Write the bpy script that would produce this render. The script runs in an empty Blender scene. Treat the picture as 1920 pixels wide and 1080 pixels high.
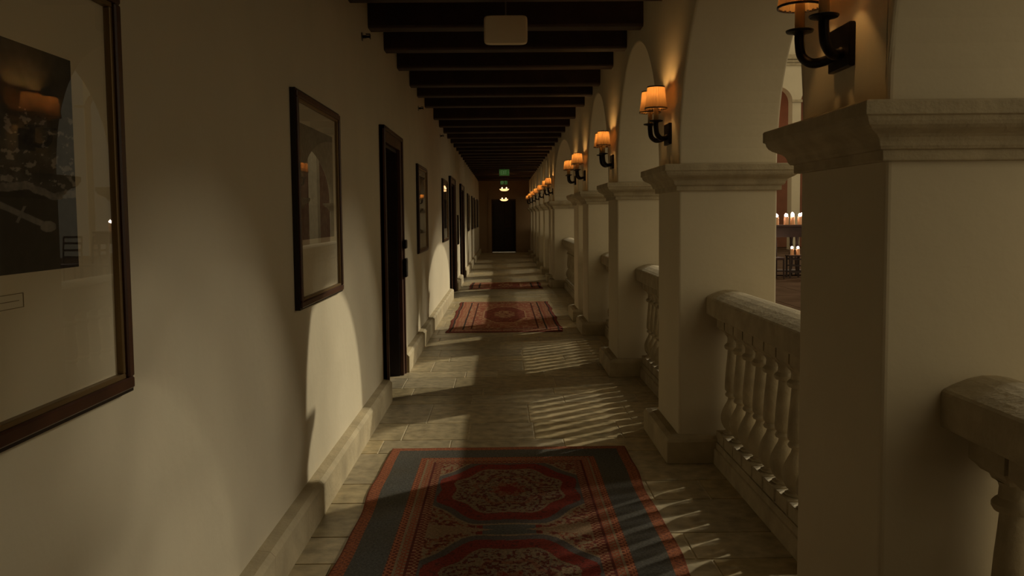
import bpy, bmesh, math, random
from mathutils import Vector, Matrix, noise
random.seed(7)
S = bpy.context.scene
C = S.collection
PI = math.pi

# ------------------------------------------------------------ camera
F, H_EYE = 1551.46, 1.5
yaw, pitch, roll = 0.010, -0.0639, 0.0093
cam = bpy.data.cameras.new('camera')
cam.sensor_width = 36.0
cam.lens = F / 1920 * 36.0
cam.shift_y = -35.9 / 1920
cam.clip_start, cam.clip_end = 0.05, 200
camo = bpy.data.objects.new('camera', cam)
C.objects.link(camo)
cy_, sy_ = math.cos(yaw), math.sin(yaw)
cp_, sp_ = math.cos(pitch), math.sin(pitch)
r0 = Vector((cy_, -sy_, 0)); fw = Vector((sy_ * cp_, cy_ * cp_, sp_)); u0 = r0.cross(fw)
cr_, sr_ = math.cos(roll), math.sin(roll)
rt = r0 * cr_ - u0 * sr_; up = u0 * cr_ + r0 * sr_
m = Matrix((rt, up, -fw)).transposed().to_4x4()
m.translation = (0, 0, H_EYE)
camo.matrix_world = m
S.camera = camo

# ------------------------------------------------------------ world, sun, exposure
S.view_settings.view_transform = 'Standard'
S.view_settings.look = 'None'
S.view_settings.exposure = 0.0
S.view_settings.gamma = 1.0
S.view_settings.use_curve_mapping = False
W = bpy.data.worlds.new('world'); S.world = W
W.use_nodes = True
bg = W.node_tree.nodes['Background']
bg.inputs[0].default_value = (1.0, 0.83, 0.52, 1)
bg.inputs[1].default_value = 0.40
_nt = W.node_tree                      # graded strength, brighter behind the camera, added to lift the pillar fronts
_tc = _nt.nodes.new('ShaderNodeTexCoord'); _sp = _nt.nodes.new('ShaderNodeSeparateXYZ')
_mr = _nt.nodes.new('ShaderNodeMapRange')
_mr.inputs['From Min'].default_value = -1; _mr.inputs['From Max'].default_value = 1
_mr.inputs['To Min'].default_value = .66; _mr.inputs['To Max'].default_value = .16
_nt.links.new(_tc.outputs['Generated'], _sp.inputs[0]); _nt.links.new(_sp.outputs['Y'], _mr.inputs['Value'])
_nt.links.new(_mr.outputs['Result'], bg.inputs[1])


def sun(name, d, e, ang, col):
    l = bpy.data.lights.new(name, 'SUN'); l.energy = e; l.angle = math.radians(ang); l.color = col
    o = bpy.data.objects.new(name, l); C.objects.link(o)
    o.rotation_euler = Vector(d).to_track_quat('-Z', 'Y').to_euler()
    o.location = (12, 12, 9)
    return o


sun('sun_light', (-1, -.755, -.66), 1.70, .95, (1.0, .91, .68))
sun('sun_light', (-1, -.72, -.58), 0.28, 4.0, (1.0, .91, .68))
sun('sun_light', (-1, -.62, -.655), 0.20, 2.5, (1.0, .92, .72))
sun('sun_light', (-1, -.38, -.61), 0.52, 4.0, (1.0, .92, .72))
sun('sun_light', (-1, -.50, -.50), 0.36, 6.0, (1.0, .92, .72))


# ------------------------------------------------------------ materials
def nodes(name):
    mt = bpy.data.materials.new(name); mt.use_nodes = True
    nt = mt.node_tree
    return mt, nt, nt.nodes['Principled BSDF']


def mat(name, col, rough=.6, metal=0., n_scale=0, n_amt=.1, bump=0., b_scale=None, spec=.4, col2=None, detail=6):
    mt, nt, b = nodes(name)
    b.inputs['Roughness'].default_value = rough
    b.inputs['Metallic'].default_value = metal
    b.inputs['Specular IOR Level'].default_value = spec
    c = (*col, 1)
    if n_scale:
        tc = nt.nodes.new('ShaderNodeNewGeometry')
        nz = nt.nodes.new('ShaderNodeTexNoise'); nz.inputs['Scale'].default_value = n_scale
        nz.inputs['Detail'].default_value = detail
        nt.links.new(tc.outputs['Position'], nz.inputs['Vector'])
        rp = nt.nodes.new('ShaderNodeValToRGB')
        rp.color_ramp.elements[0].position = .3; rp.color_ramp.elements[1].position = .7
        c2 = col2 or tuple(x * (1 - n_amt) for x in col)
        rp.color_ramp.elements[0].color = (*c2, 1); rp.color_ramp.elements[1].color = c
        nt.links.new(nz.outputs['Fac'], rp.inputs['Fac'])
        nt.links.new(rp.outputs['Color'], b.inputs['Base Color'])
        if bump:
            n2 = nt.nodes.new('ShaderNodeTexNoise'); n2.inputs['Scale'].default_value = b_scale or n_scale * 3
            n2.inputs['Detail'].default_value = 6
            nt.links.new(tc.outputs['Position'], n2.inputs['Vector'])
            bp = nt.nodes.new('ShaderNodeBump'); bp.inputs['Strength'].default_value = bump
            bp.inputs['Distance'].default_value = .01
            nt.links.new(n2.outputs['Fac'], bp.inputs['Height'])
            nt.links.new(bp.outputs['Normal'], b.inputs['Normal'])
    else:
        b.inputs['Base Color'].default_value = c
    return mt


def vcmat(name, rough=.9, n_scale=60, lo=.6, hi=1.15, bump=0., b_scale=200, spec=.2, sheen=0):
    """colour attribute of the mesh times a fine noise"""
    mt, nt, b = nodes(name)
    at = nt.nodes.new('ShaderNodeVertexColor'); at.layer_name = 'Col'
    geo = nt.nodes.new('ShaderNodeNewGeometry')
    nz = nt.nodes.new('ShaderNodeTexNoise'); nz.inputs['Scale'].default_value = n_scale; nz.inputs['Detail'].default_value = 5
    nt.links.new(geo.outputs['Position'], nz.inputs['Vector'])
    mr = nt.nodes.new('ShaderNodeMapRange')
    mr.inputs['From Min'].default_value = .3; mr.inputs['From Max'].default_value = .7
    mr.inputs['To Min'].default_value = lo; mr.inputs['To Max'].default_value = hi
    nt.links.new(nz.outputs['Fac'], mr.inputs['Value'])
    mx = nt.nodes.new('ShaderNodeMix'); mx.data_type = 'RGBA'; mx.blend_type = 'MULTIPLY'; mx.inputs[0].default_value = 1
    nt.links.new(at.outputs['Color'], mx.inputs[6]); nt.links.new(mr.outputs['Result'], mx.inputs[7])
    nt.links.new(mx.outputs[2], b.inputs['Base Color'])
    b.inputs['Roughness'].default_value = rough
    b.inputs['Specular IOR Level'].default_value = spec
    if bump:
        n2 = nt.nodes.new('ShaderNodeTexNoise'); n2.inputs['Scale'].default_value = b_scale; n2.inputs['Detail'].default_value = 4
        nt.links.new(geo.outputs['Position'], n2.inputs['Vector'])
        bp = nt.nodes.new('ShaderNodeBump'); bp.inputs['Strength'].default_value = bump; bp.inputs['Distance'].default_value = .008
        nt.links.new(n2.outputs['Fac'], bp.inputs['Height']); nt.links.new(bp.outputs['Normal'], b.inputs['Normal'])
    return mt


def emis(name, col, st):
    mt, nt, b = nodes(name)
    b.inputs['Base Color'].default_value = (*col, 1)
    b.inputs['Emission Color'].default_value = (*col, 1)
    b.inputs['Emission Strength'].default_value = st
    return mt


M = {}
M['stucco'] = mat('cream_stucco', (.60, .52, .375), .85, n_scale=2.2, n_amt=.07, bump=.25, b_scale=14, spec=.2)
M['stone'] = mat('carved_limestone', (.46, .38, .25), .8, n_scale=9, n_amt=.28, bump=.4, b_scale=60, spec=.25)
M['plinth'] = mat('plinth_stone', (.50, .41, .26), .75, n_scale=5, n_amt=.30, bump=.4, b_scale=45, spec=.25)
M['paver'] = vcmat('stone_pavers', .40, 13, .6, 1.15, bump=.18, b_scale=30, spec=.5)
M['brown_plaster'] = mat('brown_plaster', (.34, .23, .135), .85, n_scale=2, n_amt=.1, bump=.2, b_scale=14, spec=.2)
M['mortar'] = mat('mortar', (.66, .57, .40), .9, n_scale=20, n_amt=.3)
M['beam'] = mat('dark_beam_wood', (.042, .017, .011), .62, n_scale=6, n_amt=.5, bump=.4, b_scale=30)
M['boards'] = mat('ceiling_boards', (.045, .036, .026), .8, n_scale=8, n_amt=.4)
M['door'] = mat('dark_door_wood', (.022, .010, .007), .5, n_scale=5, n_amt=.4)
M['casing'] = mat('mahogany_casing', (.075, .028, .014), .4, n_scale=8, n_amt=.35)
M['frame'] = mat('walnut_frame', (.085, .030, .014), .35, n_scale=12, n_amt=.4)
M['frame_dark'] = mat('black_frame_lip', (.014, .008, .006), .35)
M['gilt'] = mat('dull_gilt_liner', (.20, .125, .05), .4, metal=.4)
M['mat'] = mat('cream_mat_board', (.66, .57, .40), .9)
M['mat_line'] = mat('mat_ink_line', (.26, .20, .11), .9)
M['print'] = vcmat('photographic_print', .6, 40, .75, 1.2)
M['iron'] = mat('black_iron', (.012, .008, .007), .42, metal=.6, n_scale=40, n_amt=.3)
M['panel'] = mat('off_white_plastic', (.80, .68, .50), .5)
M['metal'] = mat('grey_metal', (.28, .26, .22), .4, metal=.7)
M['rug'] = vcmat('woven_rug', .95, 90, .62, 1.25, bump=.8, b_scale=260, spec=.1)
M['exit_body'] = mat('exit_housing', (.25, .25, .2), .5)
M['exit_face'] = emis('exit_face', (.10, .30, .06), .12)
M['exit_text'] = emis('exit_letters', (.32, .55, .24), .16)
M['lamp_metal'] = mat('dark_bronze', (.04, .02, .012), .4, metal=.6)
M['hall_floor'] = mat('hall_floor_stone', (.075, .045, .028), .95, n_scale=2, n_amt=.3, spec=0)
M['red_wall'] = mat('red_brown_plaster', (.22, .085, .045), .8, n_scale=1.5, n_amt=.3)
M['wood_dark'] = mat('dark_furniture_wood', (.035, .016, .012), .45, n_scale=6, n_amt=.4)
M['wax'] = mat('candle_wax', (.62, .36, .2), .5)
M['flame'] = emis('candle_flame', (1.0, .74, .62), 45)
M['cloth'] = mat('dark_upholstery', (.06, .03, .025), .9)
M['brass'] = mat('aged_brass', (.5, .3, .1), .3, metal=.9)

# glass
mt, nt, b = nodes('picture_glass')
nt.nodes.remove(b)
tr = nt.nodes.new('ShaderNodeBsdfTransparent'); gl = nt.nodes.new('ShaderNodeBsdfGlossy'); gl.inputs['Roughness'].default_value = 0.0
fr = nt.nodes.new('ShaderNodeFresnel'); fr.inputs['IOR'].default_value = 1.5
geo = nt.nodes.new('ShaderNodeNewGeometry')
ff = nt.nodes.new('ShaderNodeMath'); ff.operation = 'SUBTRACT'; ff.inputs[0].default_value = 1.0
nt.links.new(geo.outputs['Backfacing'], ff.inputs[1])
fm = nt.nodes.new('ShaderNodeMath'); fm.operation = 'MULTIPLY'      # the pane reflects from its front face only
nt.links.new(fr.outputs[0], fm.inputs[0]); nt.links.new(ff.outputs[0], fm.inputs[1])
mxs = nt.nodes.new('ShaderNodeMixShader')
nt.links.new(fm.outputs[0], mxs.inputs[0]); nt.links.new(tr.outputs[0], mxs.inputs[1]); nt.links.new(gl.outputs[0], mxs.inputs[2])
nt.links.new(mxs.outputs[0], nt.nodes['Material Output'].inputs[0])
M['glass'] = mt


# pleated shade cloth
def cloth_shade(name, col, tcol):
    mt, nt, b = nodes(name); nt.nodes.remove(b)
    d = nt.nodes.new('ShaderNodeBsdfDiffuse'); d.inputs[0].default_value = (*col, 1)
    t = nt.nodes.new('ShaderNodeBsdfTranslucent'); t.inputs[0].default_value = (*tcol, 1)
    x = nt.nodes.new('ShaderNodeMixShader'); x.inputs[0].default_value = .55
    nt.links.new(d.outputs[0], x.inputs[1]); nt.links.new(t.outputs[0], x.inputs[2])
    nt.links.new(x.outputs[0], nt.nodes['Material Output'].inputs[0])
    return mt


M['shade'] = cloth_shade('amber_shade_cloth', (.46, .30, .14), (.22, .125, .052))
M['sleeve'] = cloth_shade('ivory_candle_sleeve', (.62, .46, .26), (.22, .15, .075))
M['bowl'] = emis('alabaster_bowl_glow', (1.0, .62, .25), 1.6)
M['bulb'] = emis('bulb_glow', (1.0, .6, .25), 10)


# ------------------------------------------------------------ mesh helpers
def box(bm, x0, x1, y0, y1, z0, z1, bev=0., seg=2):
    vs = [bm.verts.new(p) for p in ((x0, y0, z0), (x1, y0, z0), (x1, y1, z0), (x0, y1, z0),
                                    (x0, y0, z1), (x1, y0, z1), (x1, y1, z1), (x0, y1, z1))]
    fs = [bm.faces.new([vs[i] for i in q]) for q in ((0, 3, 2, 1), (4, 5, 6, 7), (0, 1, 5, 4), (1, 2, 6, 5), (2, 3, 7, 6), (3, 0, 4, 7))]
    if bev:
        es = {e for f in fs for e in f.edges}
        bmesh.ops.bevel(bm, geom=list(es), offset=bev, segments=seg, affect='EDGES', profile=.5)
    return vs


def lathe(bm, prof, x, y, n=24, axis='z', cap=True):
    """prof = [(r, h)]"""
    rings = []
    for r, h in prof:
        ring = []
        for i in range(n):
            a = 2 * PI * i / n
            p = (x + r * math.cos(a), y + r * math.sin(a), h)
            ring.append(bm.verts.new(p))
        rings.append(ring)
    for a, b_ in zip(rings, rings[1:]):
        for i in range(n):
            j = (i + 1) % n
            bm.faces.new((a[i], a[j], b_[j], b_[i]))
    if cap:
        bm.faces.new(rings[0][::-1]); bm.faces.new(rings[-1])


def tube(bm, pts, r, n=12):
    """r number or list"""
    pts = [Vector(p) for p in pts]
    rr = r if isinstance(r, (list, tuple)) else [r] * len(pts)
    rings = []; prev = None
    for i, p in enumerate(pts):
        t = (pts[min(i + 1, len(pts) - 1)] - pts[max(i - 1, 0)]).normalized()
        if prev is None:
            a = Vector((0, 0, 1)) if abs(t.z) < .9 else Vector((1, 0, 0))
            prev = t.cross(a).normalized()
        prev = (prev - t * prev.dot(t)).normalized()
        q = t.cross(prev)
        rings.append([bm.verts.new(p + (prev * math.cos(2 * PI * k / n) + q * math.sin(2 * PI * k / n)) * rr[i]) for k in range(n)])
    for a, b_ in zip(rings, rings[1:]):
        for k in range(n):
            j = (k + 1) % n
            bm.faces.new((a[k], a[j], b_[j], b_[k]))
    bm.faces.new(rings[0][::-1]); bm.faces.new(rings[-1])


def smooth_path(pts, n=8):
    P = [Vector(p) for p in pts]; out = []
    P = [P[0] * 2 - P[1]] + P + [P[-1] * 2 - P[-2]]
    for i in range(1, len(P) - 2):
        for k in range(n):
            t = k / n
            out.append(.5 * ((2 * P[i]) + (-P[i - 1] + P[i + 1]) * t + (2 * P[i - 1] - 5 * P[i] + 4 * P[i + 1] - P[i + 2]) * t * t
                             + (-P[i - 1] + 3 * P[i] - 3 * P[i + 1] + P[i + 2]) * t ** 3))
    out.append(P[-2]); return out


def sweep_y(bm, prof, y0, y1, caps=True):
    """closed (x,z) polygon extruded along y"""
    a = [bm.verts.new((x, y0, z)) for x, z in prof]; b_ = [bm.verts.new((x, y1, z)) for x, z in prof]
    n = len(prof)
    for i in range(n):
        j = (i + 1) % n
        bm.faces.new((a[i], a[j], b_[j], b_[i]))
    if caps:
        bm.faces.new(a[::-1]); bm.faces.new(b_)


def ring_moulding(bm, x0, x1, y0, y1, prof):
    """moulding going round a rectangular pier; prof=[(out, z)]; closed on top and bottom"""
    rings = []
    for o, z in prof:
        rings.append([bm.verts.new(p) for p in ((x0 - o, y0 - o, z), (x1 + o, y0 - o, z), (x1 + o, y1 + o, z), (x0 - o, y1 + o, z))])
    for a, b_ in zip(rings, rings[1:]):
        for i in range(4):
            j = (i + 1) % 4
            bm.faces.new((a[i], a[j], b_[j], b_[i]))
    bm.faces.new(rings[0][::-1]); bm.faces.new(rings[-1])


def obj(name, bm, m_, parent=None, smooth=False, org=None, bevel=0, bseg=2):
    bmesh.ops.recalc_face_normals(bm, faces=bm.faces)
    if smooth:
        lim = math.radians(35)
        for f in bm.faces: f.smooth = True
        for e in bm.edges:
            if len(e.link_faces) == 2 and e.calc_face_angle(0) > lim: e.smooth = False
    org = Vector(org) if org is not None else None
    if org is not None:
        bmesh.ops.translate(bm, verts=bm.verts, vec=-org)
    me = bpy.data.meshes.new(name); bm.to_mesh(me); bm.free()
    for k in (m_ if isinstance(m_, list) else [m_]): me.materials.append(M[k])
    o = bpy.data.objects.new(name, me); C.objects.link(o)
    if parent is not None: o.parent = parent
    if org is not None: o.location = org
    if bevel:
        md = o.modifiers.new('soft_edges', 'BEVEL'); md.width = bevel; md.segments = bseg; md.limit_method = 'ANGLE'; md.angle_limit = math.radians(40)
        md.harden_normals = False
    return o


def tag(o, label, cat, group=None):
    o['label'] = label; o['category'] = cat
    if group: o['group'] = group
    return o


def struct(o, label=None):
    o['kind'] = 'structure'
    if label: o['label'] = label
    return o


def empty(name, loc, label, cat, group=None):
    o = bpy.data.objects.new(name, None); o.empty_display_size = .1; C.objects.link(o)
    o.location = loc
    return tag(o, label, cat, group)


def dup(root, loc, label=None):
    r = root.copy(); C.objects.link(r); r.location = loc
    if label: r['label'] = label

    def rec(src, dst):
        for ch in list(src.children):
            c = ch.copy(); C.objects.link(c); c.parent = dst
            rec(ch, c)
    rec(root, r)
    return r


NB = bmesh.new
XL, XR, T = -.989, 1.056, .591
XO = XR + T
Y0, YE = -3.2, 34.0
HB, HC = 2.90, 3.09          # beam underside, ceiling boards
ZS, ZI = 1.8245, 1.796       # springing, impost top
PP, PW, PY1 = 2.692, .655, 2.279
pil = [PY1 + PP * k for k in range(-1, 4)] + [11.72, 17.19, 18.57, 21.26, 23.95, 26.65, 29.34, 32.03]
# pil[0] is behind the camera; pil[4]/[5] and pil[6]/[7] are the close pairs

# ------------------------------------------------------------ floor of stone pavers
bm = NB(); cl = bm.loops.layers.float_color.new('Col')


def paver(x0, x1, y0, y1, z=0.0, g=.006):
    c0 = random.uniform(.80, 1.08); w = random.uniform(-.03, .03)
    col = (.50 * c0, (.405 + w * .4) * c0, (.245 + w) * c0, 1)
    vs = [bm.verts.new(p) for p in ((x0 + g, y0 + g, z), (x1 - g, y0 + g, z), (x1 - g, y1 - g, z), (x0 + g, y1 - g, z))]
    f = bm.faces.new(vs); f.material_index = 0
    lo = [bm.verts.new((v.co.x, v.co.y, z - .012)) for v in vs]
    fs = [f]
    for i in range(4):
        j = (i + 1) % 4
        q = bm.faces.new((vs[i], lo[i], lo[j], vs[j])); fs.append(q)
    for q in fs:
        for l in q.loops: l[cl] = col


y = Y0
rows = [.30, .46, .34, .60, .31, .45, .62, .32]
k = 0
while y < YE + .1:
    d = rows[k % len(rows)] * random.choice((1, 1, .92)); k += 1
    x = -1.20 - random.uniform(0, .5)
    while x < XO + .05:
        wd = random.choice((.30, .45, .6, .75, .9))
        x1 = x + wd
        a, b_ = max(x, -1.25), min(x1, XO + .05)
        if b_ - a > .02: paver(a, b_, y, y + d)
        x = x1
    y += d
v = [bm.verts.new(p) for p in ((-1.3, Y0, -.004), (XO + .05, Y0, -.004), (XO + .05, YE + 3, -.004), (-1.3, YE + 3, -.004))]
f = bm.faces.new(v); f.material_index = 1
lo = [bm.verts.new((q.co.x, q.co.y, -.3)) for q in v]
bm.faces.new(lo[::-1]).material_index = 1
for i in range(4):
    bm.faces.new((v[i], lo[i], lo[(i + 1) % 4], v[(i + 1) % 4])).material_index = 1
struct(obj('floor', bm, ['paver', 'mortar']))

# ------------------------------------------------------------ left wall with door openings
doors = [(6.80, 7.78, 2.12), (15.25, 16.5, 2.12), (18.95, 20.15, 2.12), (32.6, 33.4, 2.12)]
doors = doors[:3]
bm = NB()
ys = [Y0]
for a, b_, h in doors: ys += [a, b_]
ys.append(YE + .2)
for i in range(0, len(ys), 2):
    box(bm, XL - .35, XL, ys[i], ys[i + 1], -.02, HC + .05)
for a, b_, h in doors:
    box(bm, XL - .35, XL, a, b_, h, HC + .05)
struct(obj('wall_left', bm, 'stucco'))
# baseboard of stone
bm = NB()
bp_ = .070
segs = [(Y0, 6.68), (7.92, 15.13), (16.62, 18.83), (20.27, YE)]
for a, b_ in segs:
    # individual stones butted together
    yy = a
    while yy < b_ - .01:
        e = min(yy + random.uniform(.7, 1.1), b_)
        if b_ - e < .3: e = b_
        sweep_y(bm, [(XL, 0), (XL + bp_, 0), (XL + bp_, .155), (XL + bp_ - .02, .175), (XL, .182)], yy + .001, e - .001)
        yy = e
struct(obj('baseboard_left', bm, 'plinth'))

# ------------------------------------------------------------ end wall with arched door recess, rear wall
bm = NB()
box(bm, XL - .35, -.48, YE, YE + .3, 0, HC + .05)
box(bm, .52, XO, YE, YE + .3, 0, HC + .05)
box(bm, -.48, .52, YE, YE + .3, 2.19, HC + .05)
struct(obj('wall_back', bm, 'brown_plaster'))
bm = NB()
box(bm, XL - .35, XO + .2, Y0 - .2, Y0, -.02, HC + .05)
struct(obj('wall_front', bm, 'stucco'))
# end door: frame, leaf with a gap under it, room light beyond
bm = NB(); box(bm, -.455, .495, YE + .14, YE + .19, .022, 2.15)
for x0, x1 in ((-.38, -.02), (.06, .42)):
    for z0, z1 in ((.2, 1.0), (1.12, 2.0)):
        box(bm, x0, x1, YE + .125, YE + .14, z0, z1, .008, 1)
de = struct(obj('door_4', bm, 'door'), 'dark double door closing the far end of the corridor')
bm = NB(); box(bm, -.48, -.455, YE + .02, YE + .24, 0, 2.19); box(bm, .495, .52, YE + .02, YE + .24, 0, 2.19); box(bm, -.455, .495, YE + .02, YE + .24, 2.15, 2.19)
obj('door_frame', bm, 'casing', de)
bm = NB()
n = 20
pts = []
for i in range(n + 1):
    a = PI * i / n
    pts.append((math.cos(a), math.sin(a)))
for (ca, sa), (cb, sb) in zip(pts, pts[1:]):
    q = [(.02 + .50 * ca, 2.19 + .10 * sa), (.02 + .64 * ca, 2.19 + .30 * sa), (.02 + .64 * cb, 2.19 + .30 * sb), (.02 + .50 * cb, 2.19 + .10 * sb)]
    A = [bm.verts.new((x, YE - .03, z)) for x, z in q]; B = [bm.verts.new((x, YE, z)) for x, z in q]
    bm.faces.new(A); bm.faces.new(B[::-1])
    for i in range(4): bm.faces.new((A[i], B[i], B[(i + 1) % 4], A[(i + 1) % 4]))
for s in (-1, 1):
    x0, x1 = sorted((.02 + s * .50, .02 + s * .64)); box(bm, x0, x1, YE - .03, YE, 0, 2.19)
obj('arched_surround', bm, 'brown_plaster', de)
bm = NB(); box(bm, XL, XO, YE + .3, YE + 3, 2.6, 2.7); box(bm, XL - .1, XL, YE + .3, YE + 3, -.02, 2.7); box(bm, XO, XO + .1, YE + .3, YE + 3, -.02, 2.7); box(bm, XL, XO, YE + 3, YE + 3.1, -.02, 2.7)
struct(obj('wall_beyond_door', bm, 'stucco'))
l = bpy.data.lights.new('room_light', 'POINT'); l.energy = 30; l.shadow_soft_size = .2
o = bpy.data.objects.new('room_light', l); o.location = (.1, YE + 1.6, 2.0); C.objects.link(o)

# ------------------------------------------------------------ ceiling boards and beams
bm = NB()
y = Y0 - .2
while y < YE + .3:
    y2 = min(y + .14, YE + .3)
    box(bm, XL - .35, XO, y + .004, y2 - .004, HC, HC + .04)
    y = y2
box(bm, XL - .35, XO, Y0 - .2, YE + .3, HC + .02, HC + .12)
struct(obj('ceiling', bm, 'boards'))

beam_y = [-2.8, -1.9, -1.0, -.1, .8, 1.7, 2.65, 3.6, 4.5, 5.38, 6.239, 7.058, 7.919, 8.973, 9.743, 10.674, 12.007, 13.039]
while beam_y[-1] < 32.6: beam_y.append(beam_y[-1] + .95)
BWD = .165
bm = NB()
prof = [(0, HC + .01), (0, HB + .018), (.006, HB + .006), (.018, HB), (BWD - .018, HB), (BWD - .006, HB + .006), (BWD, HB + .018), (BWD, HC + .01)]
a = [bm.verts.new((XL - .10, y, z)) for y, z in prof]; mid = None
c = [bm.verts.new((XR + .10, y, z)) for y, z in prof]
for i in range(8): bm.faces.new((a[i], a[(i + 1) % 8], c[(i + 1) % 8], c[i]))
bm.faces.new(a[::-1]); bm.faces.new(c)
ORD = ['first', 'second', 'third', 'fourth', 'fifth', 'sixth', 'seventh', 'eighth', 'ninth', 'tenth', 'eleventh', 'twelfth', 'thirteenth', 'fourteenth',
       'fifteenth', 'sixteenth', 'seventeenth', 'eighteenth', 'nineteenth', 'twentieth', 'twenty-first', 'twenty-second', 'twenty-third', 'twenty-fourth',
       'twenty-fifth', 'twenty-sixth', 'twenty-seventh', 'twenty-eighth', 'twenty-ninth', 'thirtieth', 'thirty-first']
b0 = obj('wooden_beam', bm, 'beam'); b0.location = (0, beam_y[0], 0)
bi = 0
for i, y in enumerate(beam_y):
    o = b0 if i == 0 else b0.copy()
    if i: C.objects.link(o); o.location = (0, y, 0)
    if y < 5.3:
        lab = 'dark wooden ceiling beam overhead, above the top edge of the view'
    else:
        lab = ('thick dark brown wooden ceiling beam, %s in view counting from the camera' % ORD[bi]); bi += 1
    tag(o, lab, 'beam', 'dark wooden beams across the corridor ceiling')

# ------------------------------------------------------------ right wall above the imposts (arcade)
bm = NB()
ZT = HC + .05
arches = []     # (y0, y1, rise)
for a, b_ in zip(pil, pil[1:]):
    y0, y1 = a + PW, b_
    w = y1 - y0
    arches.append((y0, y1, w / 2 if w < 3 else .985))
arches.append((pil[-1] + PW, YE, (YE - pil[-1] - PW) / 2))


def colstrip(ya, za, yb, zb, arch, top=None, lid=True):
    ZT = HC + .05 if top is None else top
    A = [bm.verts.new(p) for p in ((XR, ya, za), (XR, yb, zb), (XR, yb, ZT), (XR, ya, ZT))]
    B = [bm.verts.new(p) for p in ((XO, ya, za), (XO, yb, zb), (XO, yb, ZT), (XO, ya, ZT))]
    bm.faces.new(A); bm.faces.new(B[::-1])
    if arch != 2: bm.faces.new((A[0], B[0], B[1], A[1]))
    if lid: bm.faces.new((A[3], A[2], B[2], B[3]))


def cap(y, z0, z1):
    bm.faces.new([bm.verts.new(p) for p in ((XR, y, z0), (XO, y, z0), (XO, y, z1), (XR, y, z1))])


ZB = ZI - .002
pierspans = [(Y0, pil[0] + PW)] + [(p, p + PW) for p in pil[1:]]
for a, b_ in pierspans:
    colstrip(a, ZB, b_, ZB, 0, ZS, False)
    colstrip(a, ZS, b_, ZS, 2)
cap(Y0, ZB, ZT)
for y0, y1, r in arches:
    n = 48; ym = (y0 + y1) / 2; hw = (y1 - y0) / 2
    cap(y0, ZB, ZS); cap(y1, ZB, ZS)
    prev = None
    for i in range(n + 1):
        a = PI - PI * i / n
        p = (ym + hw * math.cos(a), ZS + r * math.sin(a))
        if prev: colstrip(prev[0], prev[1], p[0], p[1], 1)
        prev = p
cap(YE, ZB, ZT) if False else None
bmesh.ops.remove_doubles(bm, verts=bm.verts, dist=.0004)
# drop the coincident interior faces left between strips
struct(obj('wall_right', bm, 'stucco', bevel=.014, bseg=3), 'cream plaster wall of round arches above the pillars')
# solid wall behind the camera
bm = NB(); box(bm, XR, XO, Y0, pil[0] - .3, -.02, ZB)
struct(obj('wall_right_rear', bm, 'stucco'))

# ------------------------------------------------------------ pillars
def make_pillar():
    t = empty('pillar', (0, 0, 0), '', 'pillar', 'square plastered pillars of the arcade')
    bm = NB()
    # small clearance keeps the shaft clear of the mouldings
    box(bm, XR, XO, 0, PW, .0, ZI - .01)
    obj('shaft', bm, 'stucco', t, bevel=.014, bseg=3)
    bm = NB()
    ring_moulding(bm, XR, XO, 0, PW, [(.085, 0), (.085, .132), (.075, .148), (.045, .160), (-.01, .1605)])
    obj('plinth', bm, 'plinth', t, bevel=.004)
    bm = NB()
    zb = 1.640
    pr = [(-.01, zb), (.018, zb), (.020, zb + .004), (.020, zb + .030), (.030, zb + .031), (.033, zb + .036)]
    for i in range(9):   # cyma
        u = i / 8
        pr.append((.036 + .062 * (u + math.sin(2 * PI * u) * -.11), zb + .040 + .074 * (u - math.sin(2 * PI * u) * -.05)))
    pr += [(.105, zb + .117), (.105, ZI - .004), (.101, ZI), (-.01, ZI + .001)]
    ring_moulding(bm, XR, XO, 0, PW, pr)
    obj('impost', bm, 'stone', t, bevel=.002)
    return t


p0 = make_pillar()
plab = ['square cream plastered pillar beside the camera, outside the view on the right',
        'nearest square cream pillar, filling the right edge of the view',
        'second nearest square cream pillar, with candlelit hall seen just right of it',
        'third square cream pillar from the camera, beyond the second balustrade',
        'fourth square cream pillar, the nearer of the first close pair',
        'fifth square cream pillar, the farther of the first close pair before the wide arch',
        'sixth square cream pillar, standing just beyond the wide arch',
        'seventh square cream pillar, close behind the one beyond the wide arch',
        'eighth square cream pillar from the camera, far down the corridor',
        'ninth square cream pillar from the camera, far down the corridor',
        'tenth square cream pillar from the camera, far down the corridor',
        'eleventh square cream pillar, second from the far end wall',
        'twelfth and farthest square cream pillar, beside the far end wall']
for i, y in enumerate(pil):
    if i == 0: p0.location = (0, y, 0); p0['label'] = plab[0]
    else: dup(p0, (0, y, 0), plab[i])

# ------------------------------------------------------------ balustrades
XC = 1.357
bal_prof = [(.058, .195), (.061, .199), (.061, .206), (.046, .211), (.042, .218), (.056, .232), (.068, .255), (.073, .282), (.072, .305),
            (.064, .335), (.050, .365), (.036, .392), (.031, .412), (.046, .420), (.050, .430), (.044, .440), (.040, .446), (.050, .458), (.052, .475),
            (.050, .52), (.046, .58), (.040, .64), (.036, .69), (.035, .698), (.050, .702), (.056, .712), (.056, .722), (.048, .732), (.040, .738),
            (.038, .765), (.042, .778), (.046, .782)]


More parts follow.
